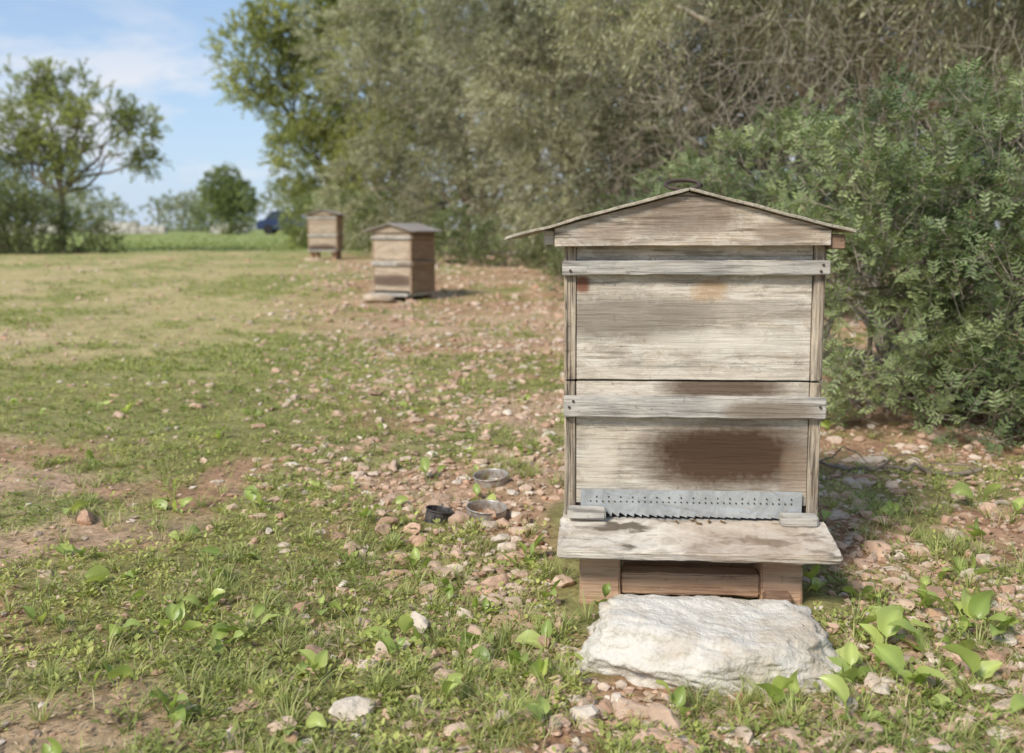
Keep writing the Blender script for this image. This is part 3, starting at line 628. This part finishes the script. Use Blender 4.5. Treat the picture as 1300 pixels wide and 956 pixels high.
def main_hive():
    E = bpy.data.objects.new('beehive', None); S.collection.objects.link(E)
    E.location = (HX, HY, 0.0); E.rotation_euler = (0, math.radians(-.3), math.radians(-4.5))
    w = .25; D = .46
    J = .4225
    for nm, z0, z1, mat in (('lower_box', .150, J-.0018, W_low), ('upper_box', J+.0018, .688, W_up)):
        zf = z0+(.024 if nm == 'lower_box' else 0)
        plank(nm+'_front', -w+.0235, w-.0235, .004, .022, zf, z1, mat, E, .001, .0008, 1)
        plank(nm+'_side_left', -w, -w+.022, 0, D, z0, z1, W_side, E, .0015, .0016, 2)
        plank(nm+'_side_right', w-.022, w, 0, D, z0, z1, W_side, E, .0015, .0016, 3)
        for sx in (-1, 1):
            for j, dx in enumerate((.004, .0105, .017)):
                xx = sx*(w-dx); plank(nm+'_ply_layer', xx-.0014, xx+.0014, -.0022+.0008*j, .001, z0+.004, z1-.004, W_side, E, .0006, .0009, 30+j)
        plank(nm+'_back', -w+.0235, w-.0235, D-.022, D-.003, z0, z1, mat, E, .001, .0006, 4)
    plank('lower_batten', -w-.001, w+.006, -.017, -.003, .352, .3945, W_bat, E, .002, .002, 5)
    plank('upper_batten', -w-.004, w+.006, -.016, -.003, .631, .659, W_bat, E, .002, .002, 6)
    discs('batten_nails', [(-w+.012, -.0175, .64), (-w+.01, -.0185, .372), (w-.006, -.0185, .376), (w-.008, -.0175, .65), (w-.012, -.0175, .638), (-w+.018, -.0185, .384)], .0028, .003, M_iron, E)
    pk, sl, t = (-.015, .797), .262, .0062
    xl, xr = -.363, .295
    zl = pk[1]-(pk[0]-xl)*sl; zr = pk[1]-(xr-pk[0])*sl
    gp = [(-.268, .687), (.252, .687), (.252, pk[1]-(.252-pk[0])*sl-t-.003), (.2, pk[1]-(.2-pk[0])*sl-t-.002), (pk[0], pk[1]-t-.002), (-.268, pk[1]-(pk[0]+.268)*sl-t-.003)]
    prism('gable_board', gp, -.030, -.009, W_gab, E, .0015, .002, 3)
    prism('gable_board_back', gp, D+.005, D+.025, W_gab, E)
    prism('roof_left', [(xl, zl-t), (pk[0], pk[1]-t), (pk[0], pk[1]), (xl, zl)], -.045, D+.05, W_roof, E, .001, .0026, 5)
    prism('roof_right', [(pk[0]+.0008, pk[1]-t), (xr, zr-t), (xr, zr), (pk[0]+.0008, pk[1])], -.043, D+.05, W_roof, E, .001, .0026, 8)
    plank('roof_side_rail_left', -.290, -.2685, -.012, D+.02, .690, .719, W_bat, E, .002, .001, 8)
    plank('roof_side_rail_right', .2525, .280, -.022, D+.02, .680, .708, W_red, E, .002, .0015, 9)
    cu = bpy.data.curves.new('wire_coil', 'CURVE'); cu.dimensions = '3D'; cu.bevel_depth = .003; cu.bevel_resolution = 3
    sp = cu.splines.new('POLY'); n = 70; sp.points.add(n-1)
    for i in range(n):
        a = i/n*2*math.pi*2.6; R = .033+.004*math.sin(i*.21)
        sp.points[i].co = (-.018+R*math.cos(a), .03+R*.6*math.sin(a), .803+.010*math.sin(a)+.003*i/n, 1)
    o = bpy.data.objects.new('wire_coil', cu); S.collection.objects.link(o); o.parent = E; cu.materials.append(M_iron)
    x0, x1, z0, z1 = -.217, .216, .1505, .2055; na = 27; pts = [(x0, z1), (x0, z0)]
    st = (x1-x0-.03)/na
    for i in range(na):
        cx = x0+.015+st*(i+.5); r = st*.40
        for k in range(9):
            a = math.pi-k*math.pi/8; pts.append((cx+r*math.cos(a), z0+(.0035+r*math.sin(a) if 0 < k < 8 else 0)))
    pts += [(x1, z0), (x1, z1)]
    b = bmesh.new(); f = b.faces.new([b.verts.new((x, -.0065, z)) for x, z in pts]); bmesh.ops.triangulate(b, faces=[f])
    r = bmesh.ops.extrude_face_region(b, geom=b.faces[:])
    for v in r['geom']:
        if isinstance(v, bmesh.types.BMVert): v.co.y = -.0055
    bmesh.ops.recalc_face_normals(b, faces=b.faces[:])
    for v in b.verts: v.co.y += .0012*math.sin(v.co.x*40)*(1 if v.co.z < .18 else .3)-.001
    obj(b, 'zinc_mouse_guard', M_zinc, E)
    hp = []
    for i in range(34):
        hp.append((x0+.02+i*.0119, -.0086, .181))
        if i % 2: hp.append((x0+.02+i*.0119, -.0086, .190))
    discs('guard_hole_shade_discs', hp, .0017, .0006, W_dark, E)  # no real holes: dark discs, their colour standing for the shade inside
    plank('entrance_painted_shade', -w+.0235, w-.0235, .006, .010, .1465, .1735, W_dark, E, .001)  # added dark sheet closing the entrance, coloured as the shade behind it
    plank('floor_board', -w+.0225, w-.0225, -.002, D-.02, .128, .1455, W_bat, E, .001)
    plank('floor_rail_left', -w-.002, -w+.022, -.002, D, .118, .1495, W_bat, E, .0015)
    plank('floor_rail_right', w-.022, w+.002, -.002, D, .118, .1495, W_bat, E, .0015)
    o = plank('landing_board', -.258, .262, -.155, -.003, -.009, .009, W_land, E, .003, .0034, 12)
    o.location = (0, 0, .137); o.rotation_euler = (math.radians(7), 0, math.radians(-.6))
    plank('guard_block_left', -.246, -.170, -.032, -.0085, .146, .168, W_bat, E, .003, .0025, 14, (0, math.radians(1), 0))
    plank('guard_block_right', .172, .243, -.036, -.0085, .142, .164, W_bat, E, .003, .0025, 15)
    plank('foot_block_left', -.218, -.140, -.085, .02, -.02, .104, W_foot, E, .003, .003, 16)
    plank('foot_block_right', .128, .205, -.085, .02, -.02, .104, W_foot, E, .003, .003, 17)
    plank('foot_block_rear_left', -.22, -.14, D-.12, D-.02, -.02, .117, W_foot, E, .003, .002, 18)
    plank('foot_block_rear_right', .13, .21, D-.12, D-.02, -.02, .117, W_foot, E, .003, .002, 19)
    plank('cross_timber', -.139, .127, -.075, -.03, .016, .058, W_foot, E, .003, .003, 20)
    plank('cross_timber_lower', -.130, .15, .05, .09, -.01, .05, W_foot, E, .003, .002, 20)
    plank('foot_tile', .13, .18, -.12, -.088, -.02, .035, W_red, E, .003, .002, 21)
main_hive()

def far_hive(loc, rot, wd, z0, z1, zm, dep, legs, roofpk, front, side, ov=.055):
    E = bpy.data.objects.new('beehive', None); S.collection.objects.link(E); E.location = loc; E.rotation_euler = (0, 0, rot); w = wd/2
    for nm, a, b_ in (('lower_box', z0, zm-.003), ('upper_box', zm+.003, z1)):
        plank(nm+'_front', -w+.0225, w-.0225, .003, .022, a+(.02 if nm == 'lower_box' else 0), b_, front, E)
        plank(nm+'_side_left', -w, -w+.022, 0, dep, a, b_, side, E)
        plank(nm+'_side_right', w-.022, w, 0, dep, a, b_, side, E)
        plank(nm+'_back', -w+.0225, w-.0225, dep-.02, dep-.002, a, b_, front, E)
    plank('lower_batten', -w-.003, w+.003, -.018, -.001, zm-.06, zm-.02, W_bat, E)
    plank('upper_batten', -w-.003, w+.003, -.018, -.001, z1-.07, z1-.04, W_bat, E)
    plank('side_batten', w+.001, w+.017, .002, dep, zm-.06, zm-.02, side, E)
    plank('side_batten_upper', w+.001, w+.017, .002, dep, z1-.07, z1-.04, side, E)
    sl = roofpk/(w+.05); pz = z1+roofpk+.015; t = .012
    for nm, y0, y1 in (('gable_front', -.02, -.002), ('gable_back', dep+.002, dep+.02)):
        prism(nm, [(-w-.004, z1-.005), (w+.004, z1-.005), (w+.004, pz-(w+.004)*sl-t-.002), (0, pz-t-.002), (-w-.004, pz-(w+.004)*sl-t-.002)], y0, y1, front, E)
    e = w+ov
    prism('roof_left', [(-e, pz-e*sl-t), (0, pz-t), (0, pz), (-e, pz-e*sl)], -.06, dep+.06, M_roofgrey, E)
    prism('roof_right', [(.0008, pz-t), (e, pz-e*sl-t), (e, pz-e*sl), (.0008, pz)], -.06, dep+.06, M_roofgrey, E)
    plank('floor_board', -w, w, -.08, dep, z0-.03, z0-.002, W_bat, E)
    for i, (lx, ly) in enumerate(((-w+.03, .02), (w-.10, .02), (-w+.03, dep-.1), (w-.10, dep-.1))):
        plank('leg_%d' % (i+1), lx, lx+.07, ly, ly+.07, -.05, z0-.0305, legs, E)
M_roofgrey = woodmat('grey_felt_roof', (.36, .32, .28), (.24, .21, .18), (.30, .27, .25), 'y', (), .4, .6, 13.)
far_hive((-1.20, 9.95, float(gz([-1.2], [9.95])[0])), math.radians(-26), .46, .08, .685, .41, .46, W_red, .075, W_old, W_oldside, .07)
far_hive((-3.22, 17.0, float(gz([-3.2], [17])[0])), math.radians(-3), .50, .17, .76, .45, .48, W_foot, .075, W_old, W_oldside, .08)

# ------------------------------------------------------------------ tins
m, nt, N, L = newmat('tin_metal'); O = objc(nt)
n1 = noisen(nt, O, 60, 5, .7); finish(nt, mixc(nt, mrange(nt, n1, .4, .65), (.50, .48, .44), (.26, .17, .10)), .45, n1, .3, .001, .5, .4); M_tin = m
m, nt, N, L = newmat('black_painted_tin'); n1 = noisen(nt, objc(nt), 60, 5, .7)
finish(nt, mixc(nt, mrange(nt, n1, .4, .7), (.02, .02, .02), (.12, .10, .09)), .45, spec=.5); M_btin = m
def tin(x, y, r, h, mat, tilt=(0, 0), wall=.0012):
    z = float(gz([x], [y])[0])
    prof = [(.0005, .004), (r-.004, .004), (r-wall, .006)]
    k = 9
    prof += [(r-wall-.0012*(i % 2), .006+(h-.01)*i/k) for i in range(1, k)]
    prof += [(r-wall, h-.003), (r-.0008, h), (r+.0016, h+.0005), (r+.002, h-.001), (r+.0016, h-.003), (r, h-.004)]
    prof += [(r-.0012*(i % 2), h-.004-(h-.006)*i/k) for i in range(1, k)]+[(r, .0)]
    n = 48; a = np.arange(n)/n*2*math.pi; V = A_([[p[0]*math.cos(q), p[0]*math.sin(q), p[1]] for p in prof for q in a])
    i = np.arange(len(prof)-1)[:, None]*n; j = np.arange(n)[None]; kk = (j+1) % n
    mb = MB(); mb.add(V, np.stack([i+j, i+kk, i+n+kk, i+n+j], -1).reshape(-1, 4), (1, 1, 1), 0, True)
    o = mb.build('tin_can', [mat]); o.location = (x, y, z-.006); o.rotation_euler = (tilt[0], tilt[1], 0)
tin(-.065, 2.44, .050, .036, M_tin, (.06, .05)); tin(-.058, 2.74, .048, .034, M_tin, (.1, -.06)); tin(-.185, 2.40, .033, .034, M_btin, (-.05, .18))

# ------------------------------------------------------------------ bees
m, nt, N, L = newmat('bee_body'); wv = nt.nodes.new('ShaderNodeTexWave'); wv.inputs['Scale'].default_value = 90; L.new(objc(nt), wv.inputs[0])
finish(nt, mixc(nt, wv.outputs['Fac'], (.05, .03, .015), (.32, .18, .05)), .6); M_bee = m
m, nt, N, L = newmat('bee_wing'); n1 = noisen(nt, objc(nt), 500)
finish(nt, mixc(nt, n1, (.4, .36, .3), (.6, .55, .48)), .3); M_wing = m
def bee(lx, ly, rot):
    mb = MB(); v, f = I2
    for (cx, sx, sy) in ((-.0045, .0042, .0021), (.0012, .0023, .0021), (.0042, .0014, .0016)):
        mb.add(v*A_([sx, sy, sy*.9])+A_([cx, 0, .0025]), f, (1, 1, 1), 0, True)
    P = A_([[.001, .001, .0042], [.001, -.001, .0042]]); D = A_([[-1, .35, .1], [-1, -.35, .1]])
    leaves(mb, P, D, A_([[0, 0, 1.]]*2), .009, .003, np.ones((2, 3)), 1, True)
    for s in (-1, 1):
        for q in (-.001, .001, .003):
            segs(mb, A_([[q, 0, .0022]]), A_([[q*1.6, s*.004, 0]]), .0003, .0002, np.ones(3), 0)
    o = mb.build('honey_bee', [M_bee, M_wing]); a = math.radians(-4.5)
    o.location = (HX+lx*math.cos(a)-ly*math.sin(a), HY+lx*math.sin(a)+ly*math.cos(a), .1465+ly*math.tan(math.radians(7))+.0012); o.rotation_euler = (0, math.radians(-3), rot)
for q in [(-.03, -.022, 1.7), (.005, -.016, .4), (.012, -.03, 2.6), (.035, -.018, 1.2), (.06, -.02, 2.2)]: bee(*q)

# ------------------------------------------------------------------ distant: wall, car, pole
m, nt, N, L = newmat('dry_stone'); O = objc(nt)
vo = nt.nodes.new('ShaderNodeTexVoronoi'); vo.inputs['Scale'].default_value = 3.5; L.new(O, vo.inputs['Vector']); n1 = noisen(nt, O, 3, 5)
c = mixc(nt, mrange(nt, n1, .3, .7), (.62, .59, .53), (.42, .39, .34)); c = mixc(nt, mrange(nt, vo.outputs['Distance'], .35, .6, 0, .6), c, (.2, .17, .13))
finish(nt, c, .9, vo.outputs['Distance'], .5, .05); M_wall = m
E = bpy.data.objects.new('stone_wall', None); S.collection.objects.link(E); E.location = (0, 0, .35)
x = -46.
k = 0
while x < -20.5:
    ln = rng.uniform(1.8, 3.6); h = rng.uniform(.55, .85)
    if k % 3 != 2:
        plank('wall_section', x, x+ln-.01, 72, 72.5, -.1, h, M_wall, E, .04, .05, k)
    x += ln; k += 1
m, nt, N, L = newmat('car_paint'); n1 = noisen(nt, objc(nt), 4); finish(nt, mixc(nt, n1, (.025, .04, .10), (.04, .06, .14)), .3, spec=.6); M_car = m
m, nt, N, L = newmat('car_glass'); n1 = noisen(nt, objc(nt), 2); finish(nt, mixc(nt, n1, (.04, .05, .06), (.09, .11, .13)), .08, spec=.8); M_glass = m
m, nt, N, L = newmat('tyre_rubber'); n1 = noisen(nt, objc(nt), 20); finish(nt, mixc(nt, n1, (.02, .02, .02), (.04, .04, .04)), .9); M_tyre = m
E = bpy.data.objects.new('parked_car', None); S.collection.objects.link(E); E.location = (-14.6, 66, .34)
prism('body', [(-2, .3), (2, .3), (2.05, .55), (1.95, .82), (1.1, .93), (-1.8, .95), (-2.05, .7)], -.85, .85, M_car, E, .05, 0)
prism('cabin', [(-1.6, .94), (1.1, .93), (.45, 1.42), (-1.1, 1.45)], -.7, .7, M_glass, E, .04, 0)
prism('roof_panel', [(-1.15, 1.44), (.5, 1.41), (.35, 1.49), (-1.0, 1.5)], -.72, .72, M_car, E, .02, 0)
for nm, wx, wy in (('wheel_front_left', 1.3, -.8), ('wheel_rear_left', -1.25, -.8), ('wheel_front_right', 1.3, .8), ('wheel_rear_right', -1.25, .8)):
    b = bmesh.new(); bmesh.ops.create_cone(b, cap_ends=True, segments=24, radius1=.32, radius2=.32, depth=.2, matrix=Matrix.Rotation(math.pi/2, 4, 'X'))
    bmesh.ops.bevel(b, geom=b.edges[:], offset=.02, segments=2, affect='EDGES'); o = obj(b, nm, M_tyre, E); o.location = (wx, wy, .32)
mb = MB(); px = -38.8
tube(mb, [(px, 110, 0), (px, 110, 1.5), (px, 110, 3.2)], [.12, .1, .08], (1, 1, 1), 0); tube(mb, [(px-.8, 110, 2.8), (px, 110, 2.82), (px+.8, 110, 2.8)], .06, (1, 1, 1), 0)
mb.build('utility_pole', [M_bark])

# ------------------------------------------------------------------ light, world, camera
EL, AZ = math.radians(42), math.radians(218)
sd = Vector((math.sin(AZ)*math.cos(EL), math.cos(AZ)*math.cos(EL), math.sin(EL)))
su = bpy.data.lights.new('sun', 'SUN'); su.energy = 4.1; su.angle = math.radians(14); su.color = (1, .945, .865)
so = bpy.data.objects.new('sun', su); S.collection.objects.link(so); so.rotation_euler = (-sd).to_track_quat('-Z', 'Y').to_euler()
w = bpy.data.worlds.new('World'); S.world = w; w.use_nodes = True; nt = w.node_tree; nt.nodes.clear()
sky = nt.nodes.new('ShaderNodeTexSky'); sky.sky_type = 'NISHITA'; sky.sun_disc = False; sky.sun_elevation = EL; sky.sun_rotation = AZ; sky.air_density = 1.0; sky.dust_density = .2; sky.ozone_density = 2.0
tc = nt.nodes.new('ShaderNodeTexCoord'); G = tc.outputs['Generated']
sx = nt.nodes.new('ShaderNodeSeparateXYZ'); nt.links.new(G, sx.inputs[0])
c = mixc(nt, mrange(nt, sx.outputs[2], .0, .20, .8, .4), sky.outputs[0], (3.1, 4.15, 5.9))
n1 = noisen(nt, mapped(nt, G, (1, 1, 3.0), (.35, .62, .12)), 4.6, 8, .56, .15)
cl = mrange(nt, n1, .47, .58, 0, .9)
mm = nt.nodes.new('ShaderNodeMath'); mm.operation = 'MULTIPLY'; nt.links.new(cl, mm.inputs[0]); nt.links.new(mrange(nt, sx.outputs[2], .13, .19, 1., .35), mm.inputs[1])
c = mixc(nt, mm.outputs[0], c, (5.6, 5.75, 6.15))
bg = nt.nodes.new('ShaderNodeBackground'); bg.inputs[1].default_value = .15; nt.links.new(c, bg.inputs[0])
ow = nt.nodes.new('ShaderNodeOutputWorld'); nt.links.new(bg.outputs[0], ow.inputs[0])

cd = bpy.data.cameras.new('camera'); co = bpy.data.objects.new('camera', cd); S.collection.objects.link(co)
co.location = (0, 0, .72); co.rotation_euler = (math.radians(90-6.45), 0, 0)
cd.lens = 35; cd.sensor_width = 36; cd.shift_y = -.0346; cd.clip_start = .05; cd.clip_end = 6000
cd.dof.use_dof = True; cd.dof.focus_distance = 1.92; cd.dof.aperture_fstop = 4.0
S.camera = co
